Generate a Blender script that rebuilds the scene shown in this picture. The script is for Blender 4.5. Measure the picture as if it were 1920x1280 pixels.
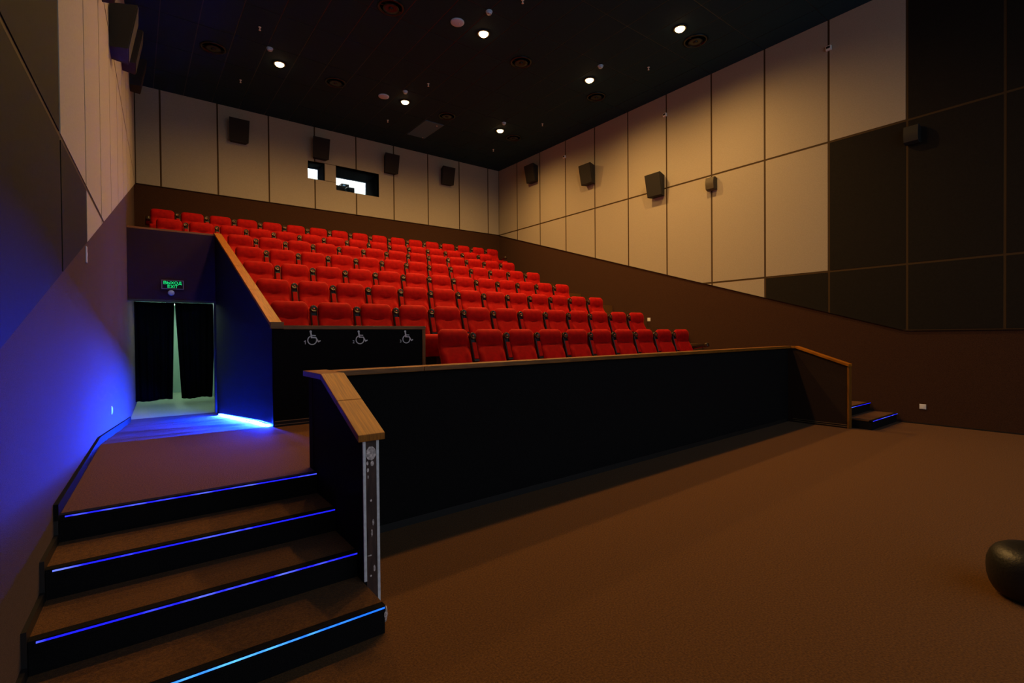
import bpy, bmesh, math, random
from mathutils import Vector, Matrix
random.seed(7)
for o in list(bpy.data.objects):
    bpy.data.objects.remove(o)
scene = bpy.context.scene
COL = scene.collection
PI = math.pi

# ------------------------------------------------------------------ camera
F_PX, YAW, PITCH, ROLL, EYE = 930.77, 0.6527, -0.0116, -0.0086, 1.573
def cam_axes():
    f = Vector((math.sin(YAW), math.cos(YAW), 0)); r = Vector((math.cos(YAW), -math.sin(YAW), 0)); u = Vector((0, 0, 1))
    f, u = f*math.cos(PITCH)+u*math.sin(PITCH), u*math.cos(PITCH)-f*math.sin(PITCH)
    r, u = r*math.cos(ROLL)+u*math.sin(ROLL), u*math.cos(ROLL)-r*math.sin(ROLL)
    return r, u, f
cd = bpy.data.cameras.new('camera'); cd.sensor_width = 36; cd.lens = F_PX/1920*36; cd.clip_start = .05
cam = bpy.data.objects.new('camera', cd); COL.objects.link(cam)
r_, u_, f_ = cam_axes()
cam.matrix_world = Matrix(((r_.x, u_.x, -f_.x, 0), (r_.y, u_.y, -f_.y, 0), (r_.z, u_.z, -f_.z, EYE), (0, 0, 0, 1)))
scene.camera = cam

# ------------------------------------------------------------------ world, exposure
wd = bpy.data.worlds.new('world'); scene.world = wd; wd.use_nodes = True
wd.node_tree.nodes['Background'].inputs[0].default_value = (.70, .82, 1.0, 1)
wd.node_tree.nodes['Background'].inputs[1].default_value = .66
vs = scene.view_settings
vs.view_transform = 'Standard'; vs.look = 'None'; vs.gamma = 1; vs.use_curve_mapping = False
vs.exposure = 0.0
LAMP_W = 450.0
LAMP_COL = (1.0, .55, .165)

# ------------------------------------------------------------------ materials
MATS = {}
def mat(name, col, rough=.8, metal=0, noise=None, bump=0, bscale=200, sheen=0, sheen_tint=(1, 1, 1), sheen_rough=.5,
        spec=.5, emit=None, estr=0, trans=0, amount=.35, stretch=None, coat=0):
    m = bpy.data.materials.new(name); m.use_nodes = True
    nt = m.node_tree; b = nt.nodes['Principled BSDF']
    b.inputs['Base Color'].default_value = (*col, 1); b.inputs['Roughness'].default_value = rough
    b.inputs['Metallic'].default_value = metal; b.inputs['Specular IOR Level'].default_value = spec
    if coat: b.inputs['Coat Weight'].default_value = coat; b.inputs['Coat Roughness'].default_value = .15
    if sheen:
        b.inputs['Sheen Weight'].default_value = sheen; b.inputs['Sheen Tint'].default_value = (*sheen_tint, 1)
        b.inputs['Sheen Roughness'].default_value = sheen_rough
    if emit:
        b.inputs['Emission Color'].default_value = (*emit, 1); b.inputs['Emission Strength'].default_value = estr
    if trans: b.inputs['Transmission Weight'].default_value = trans
    if noise or bump:
        tc = nt.nodes.new('ShaderNodeTexCoord'); mp = nt.nodes.new('ShaderNodeMapping')
        nt.links.new(tc.outputs['Object'], mp.inputs[0])
        if stretch: mp.inputs['Scale'].default_value = stretch
    if noise:
        t = nt.nodes.new('ShaderNodeTexNoise'); t.inputs['Scale'].default_value = noise; t.inputs['Detail'].default_value = 4
        nt.links.new(mp.outputs[0], t.inputs['Vector'])
        rp = nt.nodes.new('ShaderNodeValToRGB')
        rp.color_ramp.elements[0].position = .32; rp.color_ramp.elements[1].position = .68
        rp.color_ramp.elements[0].color = (*[c*(1-amount) for c in col], 1)
        rp.color_ramp.elements[1].color = (*[min(1, c*(1+amount)) for c in col], 1)
        nt.links.new(t.outputs['Fac'], rp.inputs[0]); nt.links.new(rp.outputs[0], b.inputs['Base Color'])
    if bump:
        t2 = nt.nodes.new('ShaderNodeTexNoise'); t2.inputs['Scale'].default_value = bscale; t2.inputs['Detail'].default_value = 3
        nt.links.new(mp.outputs[0], t2.inputs['Vector'])
        bp = nt.nodes.new('ShaderNodeBump'); bp.inputs['Strength'].default_value = bump; bp.inputs['Distance'].default_value = .01
        nt.links.new(t2.outputs['Fac'], bp.inputs['Height']); nt.links.new(bp.outputs[0], b.inputs['Normal'])
    MATS[name] = m; return m
mat('panel_beige', (.335, .295, .235), .9, noise=60, amount=.06, bump=.15, bscale=300, spec=.2, sheen=.15)
mat('panel_dark', (.0115, .0093, .0068), .85, noise=40, amount=.15, bump=.2, bscale=300, spec=.15)
mat('batten', (.050, .028, .010), .7, spec=.2)
mat('wall_carpet', (.052, .023, .012), .95, noise=220, amount=.45, bump=.6, bscale=260, spec=.1, sheen=.13, sheen_tint=(.9, .75, .65), sheen_rough=.4)
mat('floor_carpet', (.130, .054, .008), .95, noise=90, amount=.35, bump=.7, bscale=220, spec=.1, sheen=.06)
mat('ramp_carpet', (.075, .050, .060), .9, noise=90, amount=.3, bump=.5, bscale=220, spec=.2)
mat('black_carpet', (.008, .0075, .0075), .95, noise=160, amount=.35, bump=.5, bscale=240, spec=.1)
mat('bulkhead_carpet', (.030, .017, .012), .95, noise=160, amount=.35, bump=.5, bscale=240, spec=.1)
mat('ceiling_tile', (.0085, .036, .054), .9, noise=120, amount=.25, bump=.3, bscale=200, spec=.2)
mat('ceiling_grid', (.006, .010, .014), .35, spec=.6)
mat('plenum', (.004, .004, .004), .9)
mat('wood', (.20, .074, .008), .45, noise=9, amount=.40, stretch=(9, 9, .6), spec=.25)
mat('wood_y', (.33, .108, .004), .45, noise=8, amount=.35, stretch=(14, .5, 1), coat=.0, spec=.22)
mat('wood_x', (.21, .075, .006), .42, noise=8, amount=.35, stretch=(.5, 14, 6), coat=.0, spec=.3)
mat('red_velvet', (.36, .0015, .001), .8, noise=14, amount=.18, bump=.12, bscale=30, spec=.15, sheen=.6, sheen_tint=(1, .07, .02), sheen_rough=.28)
mat('black_plastic', (.012, .011, .010), .4)
mat('brown_plastic', (.040, .026, .012), .30, metal=.3)
mat('bolt_red', (.55, .06, .03), .5)
mat('speaker_black', (.010, .009, .009), .7)
mat('grille_cloth', (.012, .010, .009), .9, bump=.3, bscale=400)
mat('speaker_brown', (.060, .045, .026), .6, bump=.2, bscale=300)
mat('white_plastic', (.75, .75, .75), .45)
mat('detector_white', (.40, .64, .95), .5)
mat('sign_white', (.80, .77, .78), .6)
mat('metal_grey', (.05, .13, .25), .5, metal=.2)
mat('recess_black', (.003, .003, .003), .9, spec=.05)
mat('brass', (.45, .33, .18), .35, metal=.8)
mat('plasterboard', (.75, .75, .76), .9, noise=40, amount=.12)
mat('raw_stud', (.055, .026, .018), .7, noise=30, amount=.6, stretch=(1, 1, .2))
mat('plaster_blob', (.62, .52, .48), .95, noise=60, amount=.6)
mat('curtain_black', (.0018, .0018, .002), .95, spec=0)
mat('corridor_wall', (.30, .42, .34), .8)
mat('corridor_floor', (.30, .36, .26), .8, noise=60, amount=.15)
mat('booth_white', (.8, .82, .82), .8)
mat('vent_black', (.004, .006, .008), .3, spec=.4)
mat('bag_black', (.010, .010, .010), .45, bump=.2, bscale=60)
mat('led_blue', (0, 0, .1), .5, emit=(.012, .012, 1.0), estr=1.3)
mat('led_cyan', (0, .02, .1), .5, emit=(.01, .14, 1.0), estr=1.6)
mat('led_bright', (0, .05, .1), .5, emit=(.006, .038, 1.0), estr=24000.0)
mat('lamp_glow', (1, .9, .7), .5, emit=(1.0, .60, .25), estr=14.0)
mat('tube_glow', (1, 1, 1), .5, emit=(.68, 1.0, .78), estr=38.0)
mat('booth_glow', (1, 1, 1), .5, emit=(.92, 1.0, .96), estr=14.0)
mat('exit_green', (0, .2, .05), .5, emit=(.01, .85, .20), estr=1.0)
mat('sign_black', (.003, .004, .004), .5, spec=.2)
mat('sign_frame', (.20, .17, .16), .5)
g = mat('glass', (1, 1, 1), .02, trans=1.0); g.node_tree.nodes['Principled BSDF'].inputs['IOR'].default_value = 1.05
def led_spots(m, hot):
    nt = m.node_tree; b = nt.nodes['Principled BSDF']; base = tuple(b.inputs['Emission Color'].default_value)
    tc = nt.nodes.new('ShaderNodeTexCoord'); t = nt.nodes.new('ShaderNodeTexNoise'); t.inputs['Scale'].default_value = 5; t.inputs['Detail'].default_value = 3
    rp = nt.nodes.new('ShaderNodeValToRGB'); rp.color_ramp.elements[0].position = .45; rp.color_ramp.elements[1].position = .72
    rp.color_ramp.elements[0].color = base; rp.color_ramp.elements[1].color = (*hot, 1)
    nt.links.new(tc.outputs['Object'], t.inputs['Vector']); nt.links.new(t.outputs['Fac'], rp.inputs[0]); nt.links.new(rp.outputs[0], b.inputs['Emission Color'])
led_spots(MATS['led_blue'], (.20, .28, 1.0)); led_spots(MATS['led_cyan'], (.12, .55, 1.0))
M = MATS

# ------------------------------------------------------------------ helpers
class MB:
    def __init__(s): s.v = []; s.f = []; s.map = None; s.smooth = False
    def add(s, vs, fs):
        n = len(s.v); s.v += [tuple(v) for v in vs]; s.f += [tuple(i+n for i in f) for f in fs]; return s
    def box(s, x0, x1, y0, y1, z0, z1):
        return s.add([(x0, y0, z0), (x1, y0, z0), (x1, y1, z0), (x0, y1, z0), (x0, y0, z1), (x1, y0, z1), (x1, y1, z1), (x0, y1, z1)],
                     [(0, 3, 2, 1), (4, 5, 6, 7), (0, 1, 5, 4), (1, 2, 6, 5), (2, 3, 7, 6), (3, 0, 4, 7)])
    def hexa(s, b, t):           # bottom and top quads
        return s.add(list(b)+list(t), [(0, 3, 2, 1), (4, 5, 6, 7), (0, 1, 5, 4), (1, 2, 6, 5), (2, 3, 7, 6), (3, 0, 4, 7)])
    def prism(s, poly, axis, a0, a1):    # poly in the two other axes (cyclic order), extruded along axis
        def P(p, a): return {'x': (a, p[0], p[1]), 'y': (p[0], a, p[1]), 'z': (p[0], p[1], a)}[axis]
        n = len(poly)
        return s.add([P(p, a0) for p in poly]+[P(p, a1) for p in poly],
                     [tuple(range(n))[::-1], tuple(range(n, 2*n))]+[(i, (i+1) % n, n+(i+1) % n, n+i) for i in range(n)])
    def lathe(s, prof, c=(0, 0, 0), n=20, axis='z'):     # prof [(r, h)]
        vs = []
        for r, h in prof:
            for k in range(n):
                a = 2*PI*k/n; p = (r*math.cos(a), r*math.sin(a), h)
                if axis == 'y': p = (p[0], p[2], p[1])
                if axis == 'x': p = (p[2], p[0], p[1])
                vs.append((c[0]+p[0], c[1]+p[1], c[2]+p[2]))
        fs = [(i*n+k, i*n+(k+1) % n, (i+1)*n+(k+1) % n, (i+1)*n+k) for i in range(len(prof)-1) for k in range(n)]
        fs += [tuple(range(n))[::-1], tuple(range((len(prof)-1)*n, len(prof)*n))]
        return s.add(vs, fs)
    def mesh(s, name, m, smooth=False, bevel=0):
        vs = [s.map(*v) for v in s.v] if s.map else s.v
        me = bpy.data.meshes.new(name); me.from_pydata(vs, [], s.f)
        bm = bmesh.new(); bm.from_mesh(me)
        bmesh.ops.recalc_face_normals(bm, faces=bm.faces)
        if bevel:
            bmesh.ops.bevel(bm, geom=[e for e in bm.edges if len(e.link_faces) == 2 and e.calc_face_angle(0) > .5], offset=bevel, segments=2, affect='EDGES', profile=.6)
        bm.to_mesh(me); bm.free()
        me.materials.append(M[m] if isinstance(m, str) else m)
        if smooth:
            for p in me.polygons: p.use_smooth = True
        return me
    def build(s, name, m, parent=None, smooth=False, bevel=0):
        o = bpy.data.objects.new(name, s.mesh(name, m, smooth, bevel)); COL.objects.link(o)
        if parent: o.parent = parent
        return o
def tag(o, label=None, cat=None, group=None, kind=None):
    if label: o['label'] = label
    if cat: o['category'] = cat
    if group: o['group'] = group
    if kind: o['kind'] = kind
    return o
def empty(name, loc=(0, 0, 0), label=None, cat=None, group=None, kind=None):
    o = bpy.data.objects.new(name, None); COL.objects.link(o); o.location = loc; o.empty_display_size = .1
    return tag(o, label, cat, group, kind)
def link(name, me, parent=None, loc=None):
    o = bpy.data.objects.new(name, me); COL.objects.link(o)
    if parent: o.parent = parent
    if loc: o.location = loc
    return o
def box(name, m, b, parent=None, bevel=0): return MB().box(*b).build(name, m, parent, bevel=bevel)
def text_mesh(name, body, size, m, bold=0):
    c = bpy.data.curves.new(name, 'FONT'); c.body = body; c.size = 1.0; c.extrude = .0015/size; c.resolution_u = 6; c.align_x = 'CENTER'
    t = bpy.data.objects.new(name, c); COL.objects.link(t)
    dg = bpy.context.evaluated_depsgraph_get(); dg.update()
    me = bpy.data.meshes.new_from_object(t.evaluated_get(dg)); bpy.data.objects.remove(t)
    me.transform(Matrix.Scale(size, 4)); me.materials.clear(); me.materials.append(M[m]); me.name = name
    return me
ORD = ['first', 'second', 'third', 'fourth', 'fifth', 'sixth', 'seventh', 'eighth', 'ninth', 'tenth', 'eleventh', 'twelfth',
       'thirteenth', 'fourteenth', 'fifteenth', 'sixteenth', 'seventeenth']

# ------------------------------------------------------------------ dimensions
YB, XR, ZC = 14.716, 10.716, 7.568          # back wall, right wall, ceiling
ZW, ZT1, ZT2 = 5.24, 2.76, 5.24             # wainscot at the back, panel joints on the side walls
YF = -3.5                                   # how far the side walls run towards the screen
SL0, SLZ = 2.72, 1.605                      # foot of the raked wainscot edge
XS, YS, TR, RI = 1.045, 3.70, .40, .15      # left stairs: right edge, landing nosing, tread, riser
LAND = .60
def xl(y): return -.352+.039*(y-3.8)        # left wall
def lmap(n, y, z): return (xl(y)+n, y, z)
def rmap(n, y, z): return (XR-n, y, z)
def wz(y): return max(SLZ, SLZ+(ZW-SLZ)*(y-SL0)/(YB-SL0))
def clip(poly, nx, nz, d):                  # keep nx*y+nz*z >= d
    out = []
    for i in range(len(poly)):
        a, b = poly[i], poly[(i+1) % len(poly)]
        da, db = nx*a[0]+nz*a[1]-d, nx*b[0]+nz*b[1]-d
        if da >= 0: out.append(a)
        if da*db < 0:
            t = da/(da-db); out.append((a[0]+(b[0]-a[0])*t, a[1]+(b[1]-a[1])*t))
    return out
SLOPE = (ZW-SLZ)/(YB-SL0)

# ------------------------------------------------------------------ side walls with their panels
YJ = [12.401-1.2145*j for j in range(-1, 13)]          # vertical joints
def side_wall(side, mp, SL0, SLZ):
    root = MB(); root.map = mp
    root.prism([(YF, -.2), (YB, -.2), (YB, ZW), (SL0, SLZ), (YF, SLZ)], 'x', -.15, 0.0)
    w = root.build('wall_'+side, 'wall_carpet'); tag(w, kind='structure')
    bk = MB(); bk.map = mp
    bk.prism([(YF, SLZ), (SL0, SLZ), (YB, ZW), (YB, ZC), (YF, ZC)], 'x', -.15, .025)
    b = bk.build('backing_board', 'batten', w)
    edges = [YB-.005]+[y for y in YJ if y > YF and (side == 'right' or y > 3)]+[YF]
    tiers = [(SLZ, ZT1), (ZT1, ZT2), (ZT2, ZC)]
    dark_from = [5.12, 3.91, 2.70]
    for (z0, z1), yd in zip(tiers, dark_from):
        for a, c in zip(edges[:-1], edges[1:]):
            g = .019
            poly = [(c+g, z0+g), (a-g, z0+g), (a-g, z1-(g if z1 < ZC else .002)), (c+g, z1-(g if z1 < ZC else .002))]
            poly = clip(poly, 0, 1, SLZ+.004)
            poly = clip(poly, -SLOPE, 1, SLZ-SLOPE*SL0+.004)
            if len(poly) < 3 or max(p[1] for p in poly)-min(p[1] for p in poly) < .03: continue
            p = MB(); p.map = mp; p.prism(poly, 'x', .0, .030)
            p.build('panel', 'panel_dark' if a < yd else 'panel_beige', w)
    return w
wall_right = side_wall('right', rmap, SL0, SLZ)
wall_left = side_wall('left', lmap, 2.2, SLZ-SLOPE*(SL0-2.2))

# ------------------------------------------------------------------ back wall with the two projection openings
W1 = (4.01, 4.475, 6.09, 6.585); W2 = (4.80, 6.11, 5.885, 6.595)
def cells(mb, rect, holes, y0, y1):
    xs = sorted({rect[0], rect[1], *[h[i] for h in holes for i in (0, 1) if rect[0] < h[i] < rect[1]]})
    zs = sorted({rect[2], rect[3], *[h[i] for h in holes for i in (2, 3) if rect[2] < h[i] < rect[3]]})
    for a, b in zip(xs[:-1], xs[1:]):
        for c, d in zip(zs[:-1], zs[1:]):
            mx, mz = (a+b)/2, (c+d)/2
            if any(h[0] < mx < h[1] and h[2] < mz < h[3] for h in holes): continue
            mb.box(a, b, y0, y1, c, d)
    return mb
wall_back = MB().box(-.3, XR+.15, YB, YB+.15, 2.6, ZW).build('wall_back', 'wall_carpet'); tag(wall_back, kind='structure')
cells(MB(), (-.3, XR+.15, ZW, ZC), [W1, W2], YB-.023, YB+.15).build('backing_board', 'batten', wall_back)
bx = [xl(YB)+.03]+[.6005+1.2*k for k in range(9)]+[XR-.03]
for a, b in zip(bx[:-1], bx[1:]):
    g = .019; a += g; b -= g
    if 4.2 < (a+b)/2 < 5.4:
        cells(MB(), (a, b, 6.60, ZC-.002), [], YB-.028, YB).build('panel', 'panel_beige', wall_back)
        cells(MB(), (W1[1]+.004, W2[0]-.004, W1[2]+.012, 6.585), [], YB-.028, YB).build('panel', 'panel_beige', wall_back)
        cells(MB(), (a, b, ZW+.012, W1[2]), [W2], YB-.028, YB).build('panel', 'panel_beige', wall_back)
    else:
        cells(MB(), (a, b, ZW+.012, ZC-.002), [W1, W2], YB-.028, YB).build('panel', 'panel_beige', wall_back)
def window(n, W, depth):
    x0, x1, z0, z1 = W; t = .05
    m = MB()
    m.box(x0-t, x0, YB-.02, YB+depth, z0-t, z1+t); m.box(x1, x1+t, YB-.02, YB+depth, z0-t, z1+t)
    m.box(x0, x1, YB-.02, YB+depth, z0-t, z0); m.box(x0, x1, YB-.02, YB+depth, z1, z1+t)
    w = m.build('window_%d' % n, 'recess_black'); tag(w, kind='structure')
    f = MB(); e = .025
    f.box(x0, x0+e, YB+depth-.06, YB+depth-.03, z0, z1); f.box(x1-e, x1, YB+depth-.06, YB+depth-.03, z0, z1)
    f.box(x0+e, x1-e, YB+depth-.06, YB+depth-.03, z0, z0+e); f.box(x0+e, x1-e, YB+depth-.06, YB+depth-.03, z1-e, z1)
    f.build('window_frame', 'metal_grey', w)
    box('pane', 'glass', (x0+e, x1-e, YB+depth-.048, YB+depth-.042, z0+e, z1-e), w)
    return w
window(1, W1, .62); window(2, W2, 1.05)
# projection booth behind the wall
bo = MB()
BX0, BX1, BY0, BY1, BZ0, BZ1 = 3.2, 7.6, YB+.56, YB+2.6, 4.9, 7.6
cells(bo, (BX0, BX1, BZ0, BZ1), [(W1[0]-.05, W1[1]+.05, W1[2]-.05, W1[3]+.05), (W2[0]-.05, W2[1]+.05, W2[2]-.05, W2[3]+.05)], BY0, BY0+.04)
bo.box(BX0, BX1, BY1, BY1+.04, BZ0, BZ1); bo.box(BX0-.04, BX0, BY0, BY1+.04, BZ0, BZ1); bo.box(BX1, BX1+.04, BY0, BY1+.04, BZ0, BZ1)
bo.box(BX0-.04, BX1+.04, BY0, BY1+.04, BZ1, BZ1+.04); bo.box(BX0-.04, BX1+.04, BY0, BY1+.04, BZ0-.04, BZ0)
tag(bo.build('wall_booth', 'booth_white'), kind='structure')
t = empty('booth_ceiling_light', (5.3, BY1-.6, BZ1), 'white panel light on the ceiling of the projection booth', 'light')
box('housing', 'white_plastic', (-1.3, 1.3, -.35, .35, -.06, 0), t); box('diffuser', 'booth_glow', (-1.25, 1.25, -.3, .3, -.075, -.06), t)
# projector behind the wide window
t = empty('projector', (5.44, YB+1.62, BZ0), 'dark cinema projector behind the wide booth window', 'projector')
box('stand', 'black_plastic', (-.35, .30, -.25, .35, 0, 1.26), t)
box('body', 'speaker_black', (-.45, .38, -.35, .4, 1.26, 1.53), t, bevel=.02)
box('lamp_house', 'speaker_black', (-.02, .24, -.25, .3, 1.53, 1.64), t, bevel=.015)
MB().lathe([(.075, 0), (.085, .02), (.085, .14), (.07, .15)], (.12, -.50, 1.40), 16, 'y').build('lens', 'vent_black', t, smooth=True)
box('label_plate', 'detector_white', (.03, .11, -.256, -.25, 1.56, 1.60), t)

# ------------------------------------------------------------------ ceiling
ceiling = MB().box(-1.2, XR+.2, YF, YB+.15, ZC+.03, ZC+.2).build('ceiling', 'plenum'); tag(ceiling, kind='structure')
gx = [3.50+.6045*k for k in range(-8, 13)]; gy = [8.755+1.2105*k for k in range(-10, 6)]
LAMPS = [(x, y) for y in (5.755, 8.18, 11.745) for x in (2.64, 5.61, 8.61)]
HATCH = (6.52, 7.13, 12.387, 13.597)
for a, b in zip(gx[:-1], gx[1:]):
    for c, d in zip(gy[:-1], gy[1:]):
        x0, x1, y0, y1 = max(a, -.75)+.008, min(b, XR-.03)-.008, max(c, YF)+.008, min(d, YB-.03)-.008
        if x1-x0 < .05 or y1-y0 < .05 or y1 < 2.0: continue
        if abs((a+b)/2-6.825) < .2 and abs((c+d)/2-12.99) < .4: hatch_rect = (x0, x1, y0, y1); continue
        box('tile', 'ceiling_tile', (x0, x1, y0, y1, ZC, ZC+.028), ceiling)
tag(box('trim_1', 'ceiling_tile', (-1.2, XR+.2, YF, 2.0, ZC, ZC+.028)), kind='structure')
gr = MB()
for x in gx:
    if -.8 < x < XR: gr.box(x-.0085, x+.0085, 2.0, YB-.03, ZC+.004, ZC+.02)
for y in gy:
    if 2.0 < y < YB: gr.box(-.75, XR-.03, y-.0085, y+.0085, ZC+.0045, ZC+.0205)
gr.build('ceiling_grid', 'ceiling_grid', ceiling)
x0, x1, y0, y1 = hatch_rect
t = empty('access_hatch', ((x0+x1)/2, (y0+y1)/2, ZC), 'grey metal access hatch set into the dark tile ceiling', 'hatch')
box('panel', 'metal_grey', (-.285, .285, -.585, .585, -.012, .02), t, bevel=.004)
MB().lathe([(.018, -.022), (.018, -.01)], (.14, -.45, 0), 10).build('latch', 'white_plastic', t)
MB().lathe([(.018, -.022), (.018, -.01)], (.2, .53, 0), 10).build('latch', 'white_plastic', t)

# downlights with their own light
XN = {2.64: 'above the exit side seats', 5.61: 'above the middle seats', 8.61: 'above the aisle side seats'}
YN = {5.755: 'first lamp row behind the parapet', 8.18: 'middle lamp row', 11.745: 'lamp row nearest the projection wall'}
ring_me = MB().lathe([(.105, .02), (.135, -.004), (.135, -.018), (.105, -.022), (.098, .0), (.098, .02)], n=28).mesh('trim_ring', 'black_plastic', True)
bulb_me = MB().lathe([(.09, .0), (.088, -.03), (.065, -.052), (.03, -.062), (.004, -.064)], n=24).mesh('bulb', 'lamp_glow', True)
for x, y in LAMPS:
    t = empty('ceiling_downlight', (x, y, ZC), 'glowing warm downlight %s, %s' % (XN[x], YN[y]), 'lamp', 'warm ceiling downlights')
    link('trim_ring', ring_me, t); link('bulb', bulb_me, t)
    ld = bpy.data.lights.new('downlight', 'SPOT'); ld.energy = LAMP_W*(.68 if x < 3 else 1.07); ld.color = LAMP_COL
    ld.spot_size = math.radians(170); ld.spot_blend = 1.0; ld.shadow_soft_size = .06
    lo = bpy.data.objects.new('light_source', ld); COL.objects.link(lo); lo.parent = t; lo.location = (0, 0, -.10)
# smoke detectors
for i, (x, y, s) in enumerate([(2.343, 11.235, 'over the exit side of the back rows'), (5.317, 7.566, 'beside the middle lamp of the middle row'), (8.365, 7.609, 'beside the aisle side lamp of the middle row'),
                               (5.382, 11.246, 'beside the centre lamp nearest the projection wall'), (8.393, 11.262, 'beside the aisle side lamp nearest the projection wall')]):
    t = empty('smoke_detector', (x, y, ZC), 'round white smoke detector '+s, 'detector', 'ceiling smoke detectors')
    MB().lathe([(.062, 0), (.064, -.012), (.058, -.02)], n=24).build('base', 'detector_white', t, True)
    MB().lathe([(.052, -.02), (.052, -.038), (.044, -.052), (.01, -.056)], n=24).build('head', 'detector_white', t, True)
    for sx in (-1, 1): box('slot', 'vent_black', (sx*.024-.012, sx*.024+.012, -.02, -.012, -.057, -.050), t)
for x, y, s in [(5.009, 8.183, 'beside the middle lamp row'), (5.056, 11.788, 'near the projection wall')]:
    t = empty('ceiling_speaker', (x, y, ZC), 'flat round white ceiling speaker '+s, 'speaker', 'round ceiling speakers')
    MB().lathe([(.13, 0), (.132, -.01), (.125, -.022), (.10, -.028), (.005, -.03)], n=32).build('cover', 'detector_white', t, True)
    MB().lathe([(.012, -.028), (.01, -.036)], (.03, -.02, 0), 10).build('indicator', 'white_plastic', t, True)
for x, y, s in [(2.036, 10.595, 'exit side, in front of the smoke detector'), (2.079, 13.024, 'exit side, close to the projection wall'), (5.662, 10.593, 'between the two centre lamps'), (5.696, 13.026, 'close to the wall above the booth windows'),
                (5.623, 6.956, 'in front of the middle lamp row'), (9.312, 10.675, 'aisle side, in front of the back lamp'), (9.283, 7.012, 'aisle side, in front of the middle lamp'), (9.305, 13.073, 'aisle side, close to the projection wall')]:
    t = empty('sprinkler', (x, y, ZC), 'small white sprinkler head '+s, 'sprinkler', 'ceiling sprinklers')
    MB().lathe([(.028, 0), (.028, -.006), (.012, -.01), (.010, -.055)], n=12).build('stem', 'white_plastic', t, True)
    MB().lathe([(.004, -.053), (.022, -.056), (.022, -.060), (.004, -.062)], n=12).build('deflector', 'white_plastic', t, True)
ring1 = MB().lathe([(.20, .0), (.235, -.006), (.24, -.016), (.21, -.028), (.195, -.02), (.195, 0)], n=36).mesh('outer_ring', 'vent_black', True)
ring2 = MB().lathe([(.10, -.008), (.14, -.03), (.145, -.036), (.10, -.03)], n=30).mesh('inner_ring', 'vent_black', True)
for x, y, s in [(3.818, 8.533, 'in the middle row, exit side'), (1.409, 11.899, 'at the exit side wall'), (3.876, 11.818, 'in the back row, exit side'), (6.848, 8.544, 'right of the middle lamp'), (9.221, 5.804, 'beside the aisle side lamp by the parapet'),
                (6.88, 11.826, 'beside the metal access hatch'), (9.353, 8.657, 'beside the aisle side middle lamp'), (9.254, 11.938, 'beside the aisle side back lamp')]:
    t = empty('air_diffuser', (x, y, ZC), 'round black ceiling air diffuser '+s, 'vent', 'round black air diffusers')
    link('outer_ring', ring1, t); link('inner_ring', ring2, t)
    box('cross_bar', 'vent_black', (-.2, .2, -.008, .008, -.024, -.012), t)
    MB().lathe([(.03, -.012), (.045, -.035), (.02, -.05), (.004, -.052)], n=18).build('centre_cone', 'vent_black', t, True)

# ------------------------------------------------------------------ floors
fl = MB().box(-1.2, XR+.1, YF, 4.2, -.2, 0).build('floor', 'floor_carpet'); tag(fl, kind='structure')
lm = MB()
lm.prism([(xl(YS)-.05, YS+.035), (XS, YS+.035), (XS, 3.84), (9.36, 4.10), (9.36, 4.06), (XR+.05, 4.06), (XR+.05, 5.96), (xl(5.95)-.05, 5.96)], 'z', .30, LAND)
tag(lm.build('floor_landing', 'floor_carpet'), kind='structure')
# ramp down to the exit: carpet with shallow wrinkles across it
RY0, RY1, RZ1 = 5.95, 10.95, .10
ra = MB(); NX, NY = 24, 150
def ramp_z(u, y):
    z = LAND+(RZ1-LAND)*(y-RY0)/(RY1-RY0) if y < RY1 else RZ1
    s = math.sin(min(1, (y-RY0)/.4)*PI/2)*math.sin(min(1, max(0, (RY1+.6-y))/.5)*PI/2)
    w = 0
    for k, (yy, wd_, am) in enumerate([(6.35, .05, .010), (6.75, .06, .012), (7.1, .05, .010), (7.55, .07, .014), (8.1, .06, .011), (8.7, .07, .014), (9.35, .06, .012), (10.1, .08, .013)]):
        c = yy+.10*math.sin(u*2.3+k)+.25*(u-.5)*math.sin(k*1.7)
        w += am*(.6+.4*math.sin(u*5+k*2.1))*math.exp(-((y-c)/wd_)**2)
    return z+s*w
vs_ = []
for j in range(NY+1):
    y = RY0+(11.45-RY0)*j/NY
    for i in range(NX+1):
        u = i/NX; x = xl(y)-.02+(1.34-(xl(y)-.02))*u
        vs_.append((x, y, ramp_z(u, y)))
ra.add(vs_, [(j*(NX+1)+i, j*(NX+1)+i+1, (j+1)*(NX+1)+i+1, (j+1)*(NX+1)+i) for j in range(NY) for i in range(NX)])
tag(ra.build('floor_ramp', 'ramp_carpet', smooth=True), kind='structure')

# left baseboards
b = MB(); b.map = lmap
b.hexa([(0, YS-.03, LAND-.02), (.022, YS-.03, LAND-.02), (.022, RY0, LAND-.02), (0, RY0, LAND-.02)], [(0, YS-.03, LAND+.07), (.022, YS-.03, LAND+.07), (.022, RY0, LAND+.07), (0, RY0, LAND+.07)])
b.hexa([(0, RY0, LAND-.02), (.022, RY0, LAND-.02), (.022, 11.3, RZ1-.02), (0, 11.3, RZ1-.02)], [(0, RY0, LAND+.07), (.022, RY0, LAND+.07), (.022, 11.3, RZ1+.07), (0, 11.3, RZ1+.07)])
tag(b.build('baseboard_left', 'black_carpet'), kind='structure')
tag(box('baseboard_right', 'black_plastic', (XR-.012, XR, YF, 2.75, 0, .02)), kind='structure')

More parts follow.
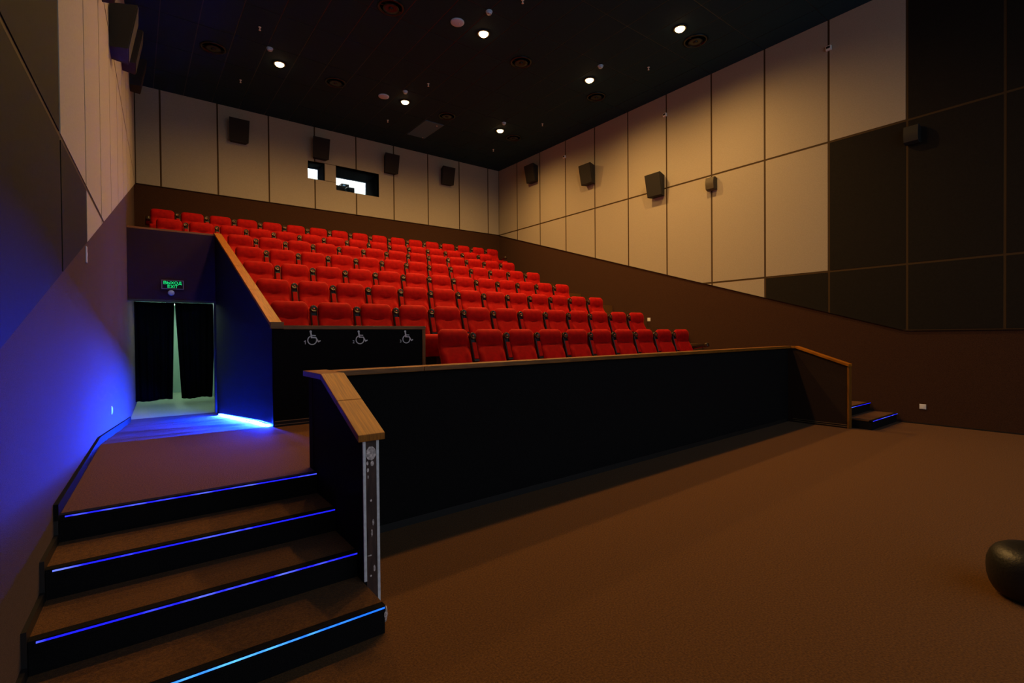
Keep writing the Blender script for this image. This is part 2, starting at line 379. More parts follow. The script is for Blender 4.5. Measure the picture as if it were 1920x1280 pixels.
# ------------------------------------------------------------------ stairs with lit nosings
def staircase(name, label, x0f, x1, ys, n, led, last_ext=None):
    t = empty(name, (0, 0, 0), label, 'stairs')
    for i in range(n):                      # i=0 lands on the landing
        z = LAND-RI*i; y = ys-TR*i
        a = x0f(y) if callable(x0f) else x0f
        b = MB().box(a, x1, y, y+(TR+.02 if i else .04), z-RI, z-.012).build('step', 'black_carpet', t)
        if i: box('tread_carpet', 'floor_carpet', (a, x1, y+.035, y+TR+.0, z-.012, z), b)
        box('nosing', 'black_carpet', (a, x1, y-.012, y+.035, z-.03, z+.003), b)
        box('led_strip', led[i], (a+.025, x1-.006, y-.016, y-.012, z-.0105, z-.0035), b)
    return t
staircase('entry_staircase', 'carpeted stairs with blue lit nosings between the side wall and parapet', lambda y: xl(y)+.02, XS, YS, 4, ['led_blue', 'led_blue', 'led_blue', 'led_cyan'])
staircase('aisle_entry_staircase', 'carpeted stairs with blue lit nosings beyond the far end of the parapet', 9.445, XR-.03, 4.03, 4, ['led_blue']*4)
blobm = MB().lathe([(.002, -.05), (.012, -.035), (.018, 0), (.013, .035), (.002, .05)], (XS+.004, YS-3*TR+.015, .095), 14)
blobm.build('sealant_dab', 'plaster_blob', bpy.data.objects['entry_staircase'], True)
# black skirting that climbs the entry stairs along the wall
b = MB(); b.map = lmap
for i in range(4):
    y = YS-TR*i; z = LAND-RI*i
    b.box(0, .018, y-.02, y+.03, z-RI, z+.05)
    if i: b.box(0, .018, y+.03, y+TR-.02, z-.02, z+.05)
tag(b.build('trim_2', 'black_plastic'), kind='structure')

# ------------------------------------------------------------------ parapet
PT = empty('parapet', (0, 0, 0), 'long black carpeted parapet with wooden cap in front of the seats', 'parapet')
def py(x): return 3.80+.032*(x-1.3)
def pz(x): return 1.28+.0035*(x-1.3)
PX0, PX1 = XS+.0, 9.32
MB().hexa([(PX0, py(PX0), 0), (PX1, py(PX1), 0), (PX1, py(PX1)+.09, 0), (PX0, py(PX0)+.09, 0)],
          [(PX0, py(PX0), pz(PX0)), (PX1, py(PX1), pz(PX1)), (PX1, py(PX1)+.09, pz(PX1)), (PX0, py(PX0)+.09, pz(PX0))]).build('front_panel', 'black_carpet', PT)
cuts = [1.19, 1.95, 3.9, 5.9, 7.9, 9.40]
for a, c in zip(cuts[:-1], cuts[1:]):
    c -= .003
    MB().hexa([(a, py(a)-.055, pz(a)), (c, py(c)-.055, pz(c)), (c, py(c)+.115, pz(c)), (a, py(a)+.115, pz(a))],
              [(a, py(a)-.055, pz(a)+.04), (c, py(c)-.055, pz(c)+.04), (c, py(c)+.115, pz(c)+.04), (a, py(a)+.115, pz(a)+.04)]).build('cap_board', 'wood_x', PT, bevel=.004)
MB().hexa([(1.14, py(1.14)-.012, 0), (PX1-.1, py(PX1-.1)-.012, 0), (PX1-.1, py(PX1-.1), 0), (1.14, py(1.14), 0)],
          [(1.14, py(1.14)-.012, .06), (PX1-.1, py(PX1-.1)-.012, .06), (PX1-.1, py(PX1-.1), .06), (1.14, py(1.14), .06)]).build('skirting', 'black_plastic', PT)
# left return along the stairs; its end is unfinished
RYE = 2.80; RYK = 3.47; RZK = 1.285; RZE = .985
prof = [(RYE, 0), (py(1.1)+.02, 0), (py(1.1)+.02, RZK), (RYK, RZK), (RYE, RZE)]
MB().prism(prof, 'x', XS+.004, XS+.096).build('return_wall', 'black_carpet', PT)
def capseg(x0, x1, ya, za, yb, zb, th=.04):
    return MB().hexa([(x0, ya, za), (x1, ya, za), (x1, yb, zb), (x0, yb, zb)], [(x0, ya, za+th), (x1, ya, za+th), (x1, yb, zb+th), (x0, yb, zb+th)])
CX0, CX1 = 1.012, 1.172
ym = (RYE+RYK)/2+.0; zm = (RZE+RZK)/2
capseg(CX0, CX1, RYE-.03, RZE-.013, ym-.002, zm-.001).build('cap_board', 'wood_y', PT, bevel=.004)
capseg(CX0, CX1, ym+.002, zm+.001, RYK, RZK).build('cap_board', 'wood_y', PT, bevel=.004)
MB().prism([(CX0, RYK+.002), (CX1, RYK+.002), (CX1, py(1.19)-.055), (1.187, py(1.19)-.055), (1.187, py(1.19)+.115), (CX0, py(1.19)+.115)], 'z', RZK, RZK+.04).build('corner_cap', 'wood_x', PT, bevel=.004)
box('plasterboard_edge', 'plasterboard', (XS+.002, XS+.018, RYE-.006, RYE+.004, .155, RZE+.004), PT)
box('plasterboard_edge', 'plasterboard', (XS+.082, XS+.098, RYE-.006, RYE+.004, .0, RZE+.004), PT)
box('stud', 'raw_stud', (XS+.018, XS+.082, RYE-.002, RYE+.004, .0, RZE+.002), PT)
rb = random.Random(3)
def blob(cx, cz, r, rz_, n=26):
    pts = [(cx+r*math.cos(2*PI*k/n)*rb.uniform(.9, 1.06), cz+rz_*math.sin(2*PI*k/n)*rb.uniform(.9, 1.06)) for k in range(n)]
    MB().prism(pts, 'y', RYE-.006, RYE-.001).build('plaster_dab', 'plaster_blob', PT)
blob(XS+.050, .895, .030, .042)
for cx, cz, r, rz_ in [(.056, .835, .010, .016), (.030, .80, .006, .012), (.047, .62, .006, .008), (.058, .49, .006, .018), (.050, .43, .005, .022), (.063, .22, .006, .02), (.036, .30, .014, .004), (.042, .18, .006, .006), (.028, .84, .006, .012), (.031, .76, .004, .01)]:
    blob(XS+cx, cz, r, rz_, 12)
# right return with its own wooden end post
RX = 9.32; ya_, yk_, ye_ = py(RX)+.02, py(RX)-.13, 3.13
MB().prism([(ye_, 0), (ya_, 0), (ya_, 1.305), (yk_, 1.305), (ye_, 1.03)], 'x', RX, RX+.09).build('return_wall', 'bulkhead_carpet', PT)
capseg(RX-.03, RX+.12, yk_, 1.308, py(RX)+.12, 1.308).build('corner_cap', 'wood_x', PT, bevel=.004)
capseg(RX-.03, RX+.12, ye_-.03, 1.02, yk_-.002, 1.308).build('cap_board', 'wood_y', PT, bevel=.004)
box('end_post', 'wood', (RX-.012, RX+.10, ye_-.03, ye_, 0, 1.02), PT, bevel=.003)
for z in (.025, .055): box('skirting_line', 'brass', (RX-.008, RX, ye_+.0, ya_-.1, z, z+.008), PT)

# ------------------------------------------------------------------ tiers of the seating
KNOB = [(3.721, 5.783, 1.570, 10), (1.906, 6.825, 1.945, 13), (1.971, 8.054, 2.351, 13), (1.989, 9.222, 2.760, 13), (2.061, 10.446, 3.195, 13), (2.095, 11.619, 3.615, 13), (.949, 12.795, 4.015, 15), (.883, 13.986, 4.450, 17)]
P = .58; KH = .80
TZ = [k[2]-KH for k in KNOB]
yf = [4.78]+[KNOB[i][1]+.135 for i in range(7)]
yb_ = yf[1:]+[YB-.001]
tiers = MB()
def rx(y): return 1.205+.0195*(y-5.87)      # left face of the raked guard wall
for i in range(8):
    x0 = 3.11 if i == 0 else (1.42 if i < 6 else xl(yf[i])+.03)
    x1 = 9.14 if i < 7 else XR-.002
    z0 = LAND-.05 if i == 0 else TZ[i-1]-.3
    tiers.box(x0, x1, yf[i], yb_[i]+(.02 if i < 7 else 0), max(z0, TZ[i]-.62), TZ[i])
tag(tiers.build('floor_tiers', 'floor_carpet'), kind='structure')
# aisle steps on the right wall
AS = empty('aisle_staircase', (0, 0, 0), 'carpeted aisle steps with blue lit edges along the seat rows', 'stairs')
lev = LAND
AX0, AX1 = 9.145, XR-.002
for i in range(1, 8):
    n = 2
    zprev = TZ[i-1] if i > 1 else LAND
    for k in range(n):
        z = zprev+(TZ[i]-zprev)*(k+1)/n; y = yf[i]-.36*(n-1-k)
        if i == 7 and k == 1: continue
        yend = (yf[i] if k == 0 else (yf[i+1]-.36 if i < 7 else yf[i]+.5))
        s = MB().box(AX0, AX1, y, yend+.02, z-.35, z).build('step', 'floor_carpet', AS)
        box('led_strip', 'led_blue', (AX0+.02, AX0+.30, y-.006, y, z-.014, z-.004), s)

# ------------------------------------------------------------------ raked guard wall, wheelchair panel, bulkhead
GW = empty('guard_wall', (0, 0, 0), 'black raked guard wall with wooden cap beside the exit ramp', 'partition')
ya, yb2 = 5.87, 11.30; za, zb = 1.685, 3.60
def gw(mb, n0, n1, bots, tops):
    b = [(rx(ya)+n0, ya, bots[0]), (rx(ya)+n1, ya, bots[0]), (rx(yb2)+n1, yb2, bots[1]), (rx(yb2)+n0, yb2, bots[1])]
    t = [(rx(ya)+n0, ya, tops[0]), (rx(ya)+n1, ya, tops[0]), (rx(yb2)+n1, yb2, tops[1]), (rx(yb2)+n0, yb2, tops[1])]
    return mb.hexa(b, t)
gw(MB(), 0, .10, (.3, 0), (za, zb)).build('carpeted_panel', 'black_carpet', GW)
nb = 4
for k in range(nb):
    a, c = k/nb, (k+1)/nb-.0008
    y0, y1 = ya+(yb2-ya)*a, ya+(yb2-ya)*c; z0, z1 = za+(zb-za)*a, za+(zb-za)*c
    MB().hexa([(rx(y0)-.012, y0, z0), (rx(y0)+.112, y0, z0), (rx(y1)+.112, y1, z1), (rx(y1)-.012, y1, z1)],
              [(rx(y0)-.012, y0, z0+.04), (rx(y0)+.112, y0, z0+.04), (rx(y1)+.112, y1, z1+.04), (rx(y1)-.012, y1, z1+.04)]).build('cap_board', 'wood_y', GW, bevel=.004)
box('corner_block', 'wood_x', (1.185, 1.318, 5.825, 5.875, 1.672, 1.745), GW, bevel=.003)
# bright strip at the foot of the guard wall
LS = empty('led_floor_strip', (0, 0, 0), 'bright blue light strip at the foot of the raked wall by the ramp', 'light strip')
nseg = 16; m1 = MB(); m2 = MB()
for k in range(nseg):
    y0, y1 = 5.97+(10.80-5.97)*k/nseg, 5.97+(10.80-5.97)*(k+1)/nseg
    z0, z1 = ramp_z(1, y0)+.014, ramp_z(1, y1)+.014
    z0 = LAND+(RZ1-LAND)*(y0-RY0)/(RY1-RY0)+.006+.015*min(1, (y0-5.97)/.6); z1 = LAND+(RZ1-LAND)*(y1-RY0)/(RY1-RY0)+.006+.015*min(1, (y1-5.97)/.6)
    def seg(mb, n0, n1, h0, h1):
        mb.hexa([(rx(y0)-n1, y0, z0+h0), (rx(y0)-n0, y0, z0+h0), (rx(y1)-n0, y1, z1+h0), (rx(y1)-n1, y1, z1+h0)], [(rx(y0)-n1, y0, z0+h1), (rx(y0)-n0, y0, z0+h1), (rx(y1)-n0, y1, z1+h1), (rx(y1)-n1, y1, z1+h1)])
    seg(m1, .018, .023, 0, .010)
    seg(m2, .010, .0365, .0115, .0145)
m1.build('diffuser', 'led_bright', LS); m2.build('channel', 'black_plastic', LS)

WP = empty('wheelchair_bay_panel', (0, 0, 0), 'black panel with wooden edge and three wheelchair marks', 'panel')
WY = 5.86
box('carpeted_panel', 'black_carpet', (1.215, 3.0, WY, WY+.06, LAND, 1.665), WP)
box('top_trim', 'wood_x', (1.318, 3.045, WY-.02, WY+.075, 1.665, 1.708), WP, bevel=.003)
box('side_trim', 'wood', (3.0, 3.045, WY-.015, WY+.07, LAND, 1.664), WP, bevel=.003)
box('skirting', 'black_plastic', (1.215, 3.0, WY-.014, WY, LAND, LAND+.062), WP)
for z in (LAND+.02, LAND+.058): box('skirting_line', 'brass', (1.215, 3.0, WY-.018, WY-.012, z, z+.007), WP)
def stroke(mb, pts, w, cx, cz, s, y):
    for (a, b), (c, d) in zip(pts[:-1], pts[1:]):
        L = math.hypot(c-a, d-b); nx, nz = -(d-b)/L*w/2, (c-a)/L*w/2; ex, ez = (c-a)/L*w*.4, (d-b)/L*w*.4
        mb.prism([(cx+s*(a-ex+nx), cz+s*(b-ez+nz)), (cx+s*(c+ex+nx), cz+s*(d+ez+nz)), (cx+s*(c+ex-nx), cz+s*(d+ez-nz)), (cx+s*(a-ex-nx), cz+s*(b-ez-nz))], 'y', y-.003, y)
for k, cx in enumerate((1.628, 2.182, 2.786)):
    cz, s = 1.575, .155
    mb = MB()
    mb.prism([(cx+s*(-.14+.085*math.cos(a)), cz+s*(.42+.085*math.sin(a))) for a in [2*PI*i/14 for i in range(14)]], 'y', WY-.0030, WY)
    stroke(mb, [(-.13, .34), (-.08, -.02)], .11, cx, cz, s, WY-.0004)
    stroke(mb, [(-.10, .14), (.18, .12)], .075, cx, cz, s, WY-.0008)
    for e, (a, b) in enumerate((((-.06, -.02), (.22, -.03)), ((.22, -.03), (.40, -.33)), ((.40, -.33), (.52, -.27)))): stroke(mb, [a, b], .085, cx, cz, s, WY-.0012-.0004*e)
    n = len(range(112, 374, 10)); vv = []
    for r, yy in ((.345, WY-.003), (.275, WY-.003), (.275, WY), (.345, WY)):
        vv += [(cx+s*(-.04+r*math.cos(math.radians(d))), yy, cz+s*(-.22+r*math.sin(math.radians(d)))) for d in range(112, 374, 10)]
    mb.add(vv, [(q*n+i, q*n+i+1, ((q+1) % 4)*n+i+1, ((q+1) % 4)*n+i) for q in range(4) for i in range(n-1)]+[(0, n, 2*n, 3*n), (n-1, 4*n-1, 3*n-1, 2*n-1)])
    mb.build('wheelchair_mark', 'sign_white', WP)
    if k:
        o = link('number', text_mesh('number', str(k+1), .052, 'sign_white'), WP, (cx-.085, WY-.0015, cz-.075)); o.rotation_euler = (PI/2, 0, 0)
    else:
        mb = MB(); stroke(mb, [(.0, .72), (.30, 1)], .20, cx-.092, cz-.075, .037, WY); stroke(mb, [(.30, 1), (.30, 0)], .20, cx-.092, cz-.075, .037, WY-.0003); mb.build('number', 'sign_white', WP)

BH = empty('door_bulkhead', (0, 0, 0), 'dark bulkhead wall with thin wooden edge above the curtained exit', 'bulkhead')
DY = 11.30
box('carpeted_panel', 'bulkhead_carpet', (xl(DY)+.002, rx(DY)+.0, DY, DY+.12, 2.30, 3.58), BH)
box('top_trim', 'wood_x', (xl(DY)+.002, rx(DY)-.002, DY, DY+.13, 3.58, 3.615), BH, bevel=.003)
box('lintel', 'black_plastic', (xl(DY)+.002, rx(DY), DY, DY+.10, 2.27, 2.30), BH)
box('jamb', 'black_plastic', (rx(DY)-.035, rx(DY)+.02, DY, DY+.10, 0, 2.27), BH)
# exit corridor
CZ0, CZ1, CY1 = RZ1, 2.46, 16.4
cw = MB()
cw.box(xl(11.4)-.12, xl(11.4)-.005, DY+.121, CY1, CZ0-.1, CZ1); cw.box(1.62, 1.72, DY+.121, CY1, CZ0-.1, CZ1)
cw.box(xl(11.4)-.12, 1.72, CY1, CY1+.1, CZ0-.1, CZ1); cw.box(xl(11.4)-.12, 1.72, DY+.121, CY1+.1, CZ1, CZ1+.1)
tag(cw.build('wall_corridor', 'corridor_wall'), kind='structure')
tag(box('floor_corridor', 'corridor_floor', (xl(11.4)-.1, 1.7, 11.46, CY1, -.1, RZ1-.002)), kind='structure')
t = empty('corridor_light', (.75, 15.2, CZ1), 'white tube light on the corridor ceiling behind the curtains', 'light')
box('housing', 'white_plastic', (-.1, .1, -.6, .6, -.05, 0), t); box('tube', 'tube_glow', (-.07, .07, -.58, .58, -.075, -.05), t)
t = empty('vestibule_light', (.65, 12.4, CZ1), 'white tube light on the vestibule ceiling in front of the curtains', 'light')
box('housing', 'white_plastic', (-.1, .1, -.5, .5, -.05, 0), t); box('tube', 'tube_glow', (-.07, .07, -.48, .48, -.075, -.05), t)
# curtains
def curtain(xa0, xa1, xb0, xb1, y, ztop, zb, label, seed):
    rr = random.Random(seed); n, mrow = 60, 14; vs = []
    for j in range(mrow+1):
        t = j/mrow; z = ztop+(zb-ztop)*t
        for i in range(n+1):
            u = i/n; x = (xa0+(xa1-xa0)*u)*(1-t)+(xb0+(xb1-xb0)*u)*t
            yy = y+.035*math.sin(u*2*PI*6+seed)*(.5+.5*t)+.012*math.sin(u*31+seed)
            zz = z+(.012*math.sin(u*9+seed)+.02*u*(1 if seed < 2 else .6) if j == mrow else 0)
            vs.append((x, yy, zz))
    mb = MB(); mb.add(vs, [(j*(n+1)+i, j*(n+1)+i+1, (j+1)*(n+1)+i+1, (j+1)*(n+1)+i) for j in range(mrow) for i in range(n)])
    o = mb.build('curtain', 'curtain_black', smooth=True)
    so = o.modifiers.new('thickness', 'SOLIDIFY'); so.thickness = .006
    return tag(o, label, 'curtain', 'black curtains in the exit')
CY = 13.85
KY = CY/11.3
curtain(-.088*KY, .632*KY, -.030*KY, .585*KY, CY, 2.40, .165, 'black curtain on the wall side of the exit doorway', 1)
curtain(.648*KY, 1.31*KY, .735*KY, 1.235*KY, CY, 2.40, .17, 'black curtain on the ramp wall side of the exit doorway', 2)
t = empty('curtain_rail', (.75, CY, 2.41), 'thin black rail carrying the exit curtains', 'curtain rail')
box('rail', 'black_plastic', (-.86, .86, -.02, .02, 0, .03), t)
# exit sign
ES = empty('exit_sign', (.614, DY, 2.585), 'green lit exit sign in two languages above the doorway', 'sign')
box('face', 'sign_black', (-.160, .160, -.022, 0, -.072, .072), ES)
fr = MB(); fr.box(-.174, -.160, -.028, 0, -.085, .085); fr.box(.160, .174, -.028, 0, -.085, .085); fr.box(-.160, .160, -.028, 0, .072, .085); fr.box(-.160, .160, -.028, 0, -.085, -.072)
fr.build('frame', 'sign_frame', ES)
GLYPH = {'В': [[(0, 0), (0, 1)], [(0, 1), (.5, 1), (.66, .88), (.66, .66), (.5, .53), (0, .53)], [(.5, .53), (.74, .40), (.74, .14), (.56, 0), (0, 0)]],
         'Ы': [[(0, 1), (0, 0), (.42, 0), (.58, .12), (.58, .42), (.42, .55), (0, .55)], [(.84, 0), (.84, 1)]],
         'Х': [[(0, 0), (.72, 1)], [(0, 1), (.72, 0)]],
         'О': [[(.22, 0), (.60, 0), (.80, .25), (.80, .75), (.60, 1), (.22, 1), (.02, .75), (.02, .25), (.22, 0)]],
         'Д': [[(.02, -.2), (.02, .02), (.86, .02), (.86, -.2)], [(.16, .02), (.30, .6), (.34, 1), (.72, 1), (.72, .02)]],
         'E': [[(.66, 1), (0, 1), (0, 0), (.68, 0)], [(0, .52), (.6, .52)]], 'X': [[(0, 0), (.70, 1)], [(0, 1), (.70, 0)]],
         'I': [[(0, 0), (0, 1)]], 'T': [[(.36, 0), (.36, 1)], [(0, 1), (.72, 1)]], '1': [[(.02, .72), (.26, 1), (.26, 0)]]}
GW_ = {'Ы': .84, 'Х': .72, 'О': .82, 'Д': .88, 'В': .74, 'E': .68, 'X': .70, 'I': .0, 'T': .72, '1': .26}
def lettering(word, parent, cx, y, z, h, wx, m, name='letter'):
    gap = .30; W = sum(GW_[c] for c in word)+gap*(len(word)-1); x = -W/2
    for c in word:
        mb = MB()
        for k, pl in enumerate(GLYPH[c]):
            stroke(mb, [((x+a)*wx, b) for a, b in pl], .15, cx, z, h, y-.0003*k)
        mb.build(name, m, parent); x += GW_[c]+gap
lettering('ВЫХОД', ES, 0, -.0225, .010, .048, 1.10, 'exit_green'); lettering('EXIT', ES, 0, -.0225, -.058, .048, 1.05, 'exit_green')
t = empty('round_sounder', (.59, DY, 2.43), 'round pale disc on the wall under the exit sign', 'alarm')
MB().lathe([(.052, 0), (.052, -.02), (.044, -.03), (.004, -.032)], n=24, axis='y').build('cover', 'detector_white', t, True)

# ------------------------------------------------------------------ cinema chairs
def lerp_tab(tab, z):
    for (a, va), (b, vb) in zip(tab[:-1], tab[1:]):
        if a <= z <= b: return va+(vb-va)*(z-a)/(b-a)
    return tab[0][1] if z < tab[0][0] else tab[-1][1]
def sstep(a, b, x):
    t = max(0, min(1, (x-a)/(b-a))); return t*t*(3-2*t)
def backrest_mesh():
    NU, zs = 22, [.28, .33, .38, .43, .47, .51, .54, .57, .60, .63, .655, .675, .69, .705, .73, .76, .79, .82, .845, .865, .88, .892, .90]
    spine = [(.28, -.135), (.40, -.095), (.50, -.060), (.60, -.022), (.68, .004), (.76, .004), (.90, .012)]
    tf = [(.28, .03), (.33, .055), (.58, .058), (.64, .052), (.685, .047), (.73, .054), (.80, .060), (.85, .052), (.88, .034), (.893, .018), (.90, .004)]
    fr, bk = [], []
    for z in zs:
        w = .232
        if z > .81: w -= .080*(1-math.sqrt(max(0, 1-((z-.81)/.0905)**2)))
        rowf, rowb = [], []
        for i in range(NU+1):
            u = -1+2*i/NU; u = math.copysign(1-(1-abs(u))**1.35, u)
            g = (1-abs(u)**5)**.5; x = w*u
            d = lerp_tab(tf, z)
            bol = .032*sstep(.50, .80, abs(u))*sstep(.66, .55, z)
            smile = .016*math.exp(-((z-.676-2.2*x*x)/.011)**2)*sstep(.14, .04, abs(x))
            zz = z-.006*math.cos(u*PI*.5)*0
            rowf.append((x, lerp_tab(spine, z)-(d+bol-smile)*g, zz))
            rowb.append((x, lerp_tab(spine, z)+.045*g*min(1, lerp_tab(tf, z)/.045), zz))
        fr.append(rowf); bk.append(rowb)
    mb = MB(); n = NU+1; vs = [v for r in fr for v in r]+[v for r in bk for v in r]; K = len(zs)*n
    fs = []
    for j in range(len(zs)-1):
        for i in range(NU):
            a = j*n+i; fs.append((a, a+1, a+n+1, a+n)); fs.append((K+a, K+a+n, K+a+n+1, K+a+1))
        fs.append((j*n, (j+1)*n, K+(j+1)*n, K+j*n)); a = j*n+NU; fs.append((a, K+a, K+a+n, a+n))
    fs.append(tuple(range(n))+tuple(range(K+n-1, K-1, -1)))
    top = (len(zs)-1)*n; fs += [(top+i, top+i+1, K+top+i+1, K+top+i) for i in range(NU)]
    mb.add(vs, fs)
    me = mb.mesh('backrest', 'red_velvet', True)
    bm = bmesh.new(); bm.from_mesh(me); bmesh.ops.remove_doubles(bm, verts=bm.verts, dist=.0004); bmesh.ops.recalc_face_normals(bm, faces=bm.faces); bm.to_mesh(me); bm.free()
    for p in me.polygons: p.use_smooth = True
    return me
def seat_mesh():
    # cushion with a rounded front apron, profile in (y, z)
    prof = [(-.12, .41), (-.20, .445), (-.34, .46), (-.46, .462), (-.505, .452), (-.528, .425), (-.532, .38), (-.525, .26), (-.51, .15), (-.47, .14), (-.44, .28), (-.12, .30)]
    mb = MB(); n = len(prof); xs = [-.262, -.252, -.235, .235, .252, .262]; sc = [.93, .985, 1, 1, .985, .93]
    cy, cz = -.33, .34; vs = []
    for x, s in zip(xs, sc): vs += [(x, cy+(y-cy)*s, cz+(z-cz)*s) for y, z in prof]
    fs = [(j*n+i, j*n+(i+1) % n, (j+1)*n+(i+1) % n, (j+1)*n+i) for j in range(5) for i in range(n)]
    fs += [tuple(range(n))[::-1], tuple(range(5*n, 6*n))]
    mb.add(vs, fs); return mb.mesh('seat', 'red_velvet', True)
BACK, SEAT = backrest_mesh(), seat_mesh()
bm_ = MB()
bm_.hexa([(-.03, -.40, 0), (.03, -.40, 0), (.03, -.02, 0), (-.03, -.02, 0)], [(-.018, -.34, .30), (.018, -.34, .30), (.018, -.12, .30), (-.018, -.12, .30)])
BASE = bm_.mesh('leg', 'black_plastic')
# raised armrest: local frame, pivot at origin, runs along +z, front is -y
AL = .325
ah = MB().prism([(-.043, .02), (-.043, -.022), (-.034, -.028), (-.034, -.012), (.034, -.012), (.034, -.028), (.043, -.022), (.043, .02)], 'z', -.02, AL-.03)
ah.box(-.04, .04, -.03, .02, -.03, -.008)
ARM = ah.mesh('armrest', 'black_plastic')
PAD = MB().box(-.033, .033, -.034, -.011, 0, AL-.092).mesh('arm_pad', 'red_velvet', bevel=.006)
CUP = MB().lathe([(.040, .03), (.047, .015), (.049, -.035), (.046, -.044), (.040, -.047), (.034, -.041), (.004, -.040)], (0, 0, AL), 22, 'y').mesh('cup_holder', 'brown_plastic', True)
BOLT = MB().lathe([(.011, -.036), (.010, -.046), (.004, -.048)], (0, 0, AL), 10, 'y').mesh('bolt', 'bolt_red', True)
RIB = MB()
for a in (40, 65, 90, 115, 140): RIB.box(.046*math.cos(math.radians(a))-.004, .046*math.cos(math.radians(a))+.004, -.040, .01, AL+.047*math.sin(math.radians(a))-.004, AL+.047*math.sin(math.radians(a))+.004)
RIB = RIB.mesh('rim_rib', 'brown_plastic')
def armrest(parent, x, lowered=False):
    a = link('armrest', ARM, parent, (x, -.098, .485))
    a.rotation_euler = (math.radians(78), 0, 0) if lowered else (-math.atan2(.098, .315), 0, 0)
    link('arm_pad', PAD, a); c = link('cup_holder', CUP, a); link('bolt', BOLT, a); link('rim', RIB, a)
    if lowered: a.location = (x, -.05, .53)
    return a
rowname = ['first', 'second', 'third', 'fourth', 'fifth', 'sixth', 'seventh', 'last']
for r, (kx, ky, kz, n) in enumerate(KNOB):
    for i in range(n):
        x = kx+P*(i-.5)
        t = empty('cinema_chair', (x, ky, kz-KH), 'red velvet cinema chair, %s row behind the parapet, %s seat from the aisle steps' % (rowname[r], ORD[n-1-i]) if r < 7 else
                  'red velvet cinema chair, last row under the booth, %s seat from the aisle wall' % ORD[n-1-i], 'chair', 'red cinema chairs in rows')
        link('backrest', BACK, t); link('seat', SEAT, t); link('leg', BASE, t, (-.2, 0, 0)); link('leg', BASE, t, (.2, 0, 0))
        if i < n-1: armrest(t, P/2)
        elif r in (0, 7): armrest(t, P/2-.005, True)
        if i == 0 and r == 7: armrest(t, -P/2+.005, True)

# ------------------------------------------------------------------ surround speakers
def speaker_parts(t, mp, w=.47, h=.55, d0=.17, d1=.27):
    # wall frame: n out of the wall, s along it, z up; front leans down
    c = MB(); c.map = mp
    c.hexa([(0, -w*.36, 0), (d0, -w*.47, 0), (d0, w*.47, 0), (0, w*.36, 0)], [(0, -w*.36, h-.03), (d1, -w*.5, h), (d1, w*.5, h), (0, w*.36, h-.03)])
    c.build('cabinet', 'speaker_black', t)
    g = MB(); g.map = mp; e = .012
    g.hexa([(d0+.001, -w*.47+e, e), (d0+.012, -w*.47+e, e), (d0+.012, w*.47-e, e), (d0+.001, w*.47-e, e)], [(d1+.001, -w*.5+e, h-e), (d1+.012, -w*.5+e, h-e), (d1+.012, w*.5-e, h-e), (d1+.001, w*.5-e, h-e)])
    g.build('grille', 'grille_cloth', t)
    b = MB(); b.map = mp; b.box(0, .03, -.06, .06, h*.3, h*.8); b.build('bracket', 'black_plastic', t)
for i, x in enumerate((2.265, 4.325, 6.455, 8.46)):
    t = empty('surround_speaker', (x, YB-.03, 6.66), ['black surround speaker on the projection wall nearest the exit side', 'black surround speaker just above the small booth window',
              'black surround speaker beside the wide booth window', 'black surround speaker on the projection wall nearest the aisle'][i], 'speaker', 'back wall surround speakers')
    speaker_parts(t, lambda n, s, z: (s, -n, z))
for i, (y, z) in enumerate(((12.66, 6.64), (10.13, 5.95), (7.78, 5.06))):
    wh = ['highest, by the back corner', 'middle one of three', 'lowest of the three box speakers'][i]
    t = empty('surround_speaker', (XR-.03, y, z), 'black surround speaker on the aisle side wall, '+wh, 'speaker', 'aisle wall surround speakers')
    speaker_parts(t, lambda n, s, zz: (-n, s, zz))
    t = empty('surround_speaker', (xl(y)+.03, y, z), 'black surround speaker on the exit side wall, '+wh, 'speaker', 'exit wall surround speakers')
    speaker_parts(t, lambda n, s, zz: (n, s, zz))
def small_speaker(x, sg, y, z, label, m='speaker_brown'):
    t = empty('wall_speaker', (x, y, z), label, 'speaker', 'small rounded wall speakers')
    mp = lambda n, s, zz: (sg*n, s, zz)
    c = MB(); c.map = mp; h, d = .30, .15
    prof = [(0.03, 0), (.09, .01)]+[(d-.02+.02*math.sin(PI*k/8), .03+(h-.04)*k/8) for k in range(9)]+[(.10, h), (.03, h)]
    n = len(prof); vs = [(p[0], -.10, p[1]) for p in prof]+[(p[0], .10, p[1]) for p in prof]
    c.add(vs, [tuple(range(n)), tuple(range(n, 2*n))[::-1]]+[(i, (i+1) % n, n+(i+1) % n, n+i) for i in range(n)])
    c.build('body', m, t)
    b = MB(); b.map = mp; b.box(0, .03, -.11, .09, .01, h-.02); b.build('back_plate', 'black_plastic', t)
    b = MB(); b.map = mp; b.box(.03, .12, -.108, -.10, .03, h-.03); b.build('end_cap', 'black_plastic', t)
small_speaker(XR-.03, -1, 6.30, 4.87, 'small rounded brown speaker on the pale panels of the aisle wall')
small_speaker(XR-.03, -1, 2.60, 4.79, 'small rounded dark speaker on the dark panels of the aisle wall', 'speaker_black')
small_speaker(xl(6.3)+.03, 1, 6.30, 4.92, 'small rounded dark speaker high on the exit side wall', 'speaker_black')
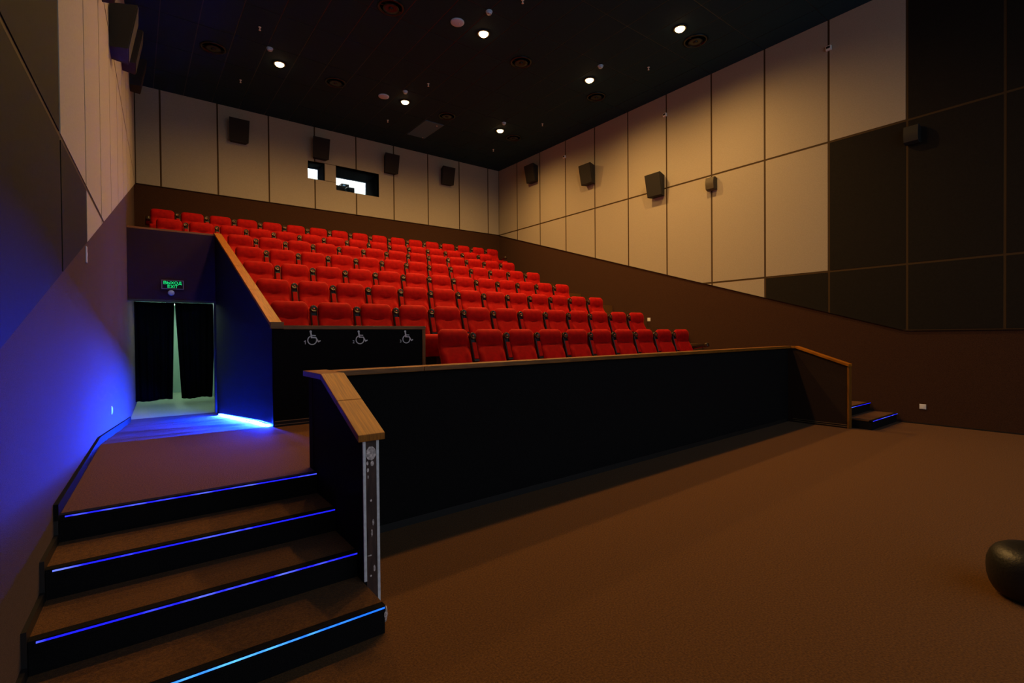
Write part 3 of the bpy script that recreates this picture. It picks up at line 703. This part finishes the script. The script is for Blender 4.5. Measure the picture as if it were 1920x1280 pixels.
# white motion sensors on the aisle wall, switches and sockets
for y, z, s in ((3.89, 6.98, 'nearest the dark panels'), (7.57, 7.02, 'in the middle of the wall'), (11.21, 7.03, 'nearest the back corner')):
    t = empty('motion_sensor', (XR-.028, y, z), 'small white motion sensor high on the aisle wall '+s, 'sensor', 'motion sensors on the aisle wall')
    box('housing', 'white_plastic', (-.05, 0, -.045, .045, 0, .085), t, bevel=.006); box('lens', 'vent_black', (-.052, -.049, -.03, .033, .03, .072), t)
t = empty('light_switch', (XR, 8.12, 1.92), 'square white light switch on the brown aisle wall', 'switch')
box('plate', 'white_plastic', (-.012, 0, -.045, .045, 0, .09), t, bevel=.003); box('rocker', 'white_plastic', (-.017, -.012, -.028, .028, .018, .072), t, bevel=.002)
t = empty('wall_socket', (XR, 2.47, .26), 'square white wall socket low on the brown wall by the floor', 'socket')
box('plate', 'white_plastic', (-.012, 0, -.045, .045, 0, .085), t, bevel=.003); box('insert', 'white_plastic', (-.016, -.012, -.030, .030, .013, .072), t, bevel=.002)
t = empty('wall_socket', (xl(7.43), 7.43, .70), 'white wall socket on the blue lit wall by the ramp', 'socket')
box('plate', 'white_plastic', (0, .014, -.04, .04, 0, .09), t, bevel=.003); box('insert', 'sign_white', (.014, .018, -.026, .026, .016, .074), t)
t = empty('wall_sensor', (xl(5.33), 5.33, 2.20), 'narrow pale wall plate under the raked panel edge', 'sensor')
box('plate', 'white_plastic', (0, .008, -.03, .03, 0, .13), t, bevel=.002); box('button', 'sign_white', (.008, .011, -.012, .012, .05, .08), t)

# ------------------------------------------------------------------ black bag on the floor at the edge of the picture
BG = empty('black_bag', (4.20, .46, 0), 'black rounded bag standing on the brown carpet', 'bag')
mb = MB(); n = 48; prof = [(.10, 0), (.16, .006), (.195, .025), (.218, .06), (.231, .10), (.236, .15), (.232, .195), (.218, .235), (.194, .268), (.16, .288), (.11, .298), (.05, .3015), (.006, .302)]
mb.lathe(prof, (0, 0, 0), n); mb.map = lambda x, y, z: (x*.98+.02*math.sin(z*9), y*.85, z*.98)
mb.build('body', 'bag_black', BG, True)
box('strap', 'black_plastic', (-.10, -.07, -.205, -.19, .10, .28), BG, bevel=.004)
hp = MB(); pts = [(-.09+.18*k/8, .290+.06*math.sin(PI*k/8)) for k in range(9)]
for (a, b), (c, d) in zip(pts[:-1], pts[1:]): hp.hexa([(a, -.012, b), (a, .012, b), (c, .012, d), (c, -.012, d)], [(a, -.012, b+.014), (a, .012, b+.014), (c, .012, d+.014), (c, -.012, d+.014)])
hp.build('handle', 'black_plastic', BG)
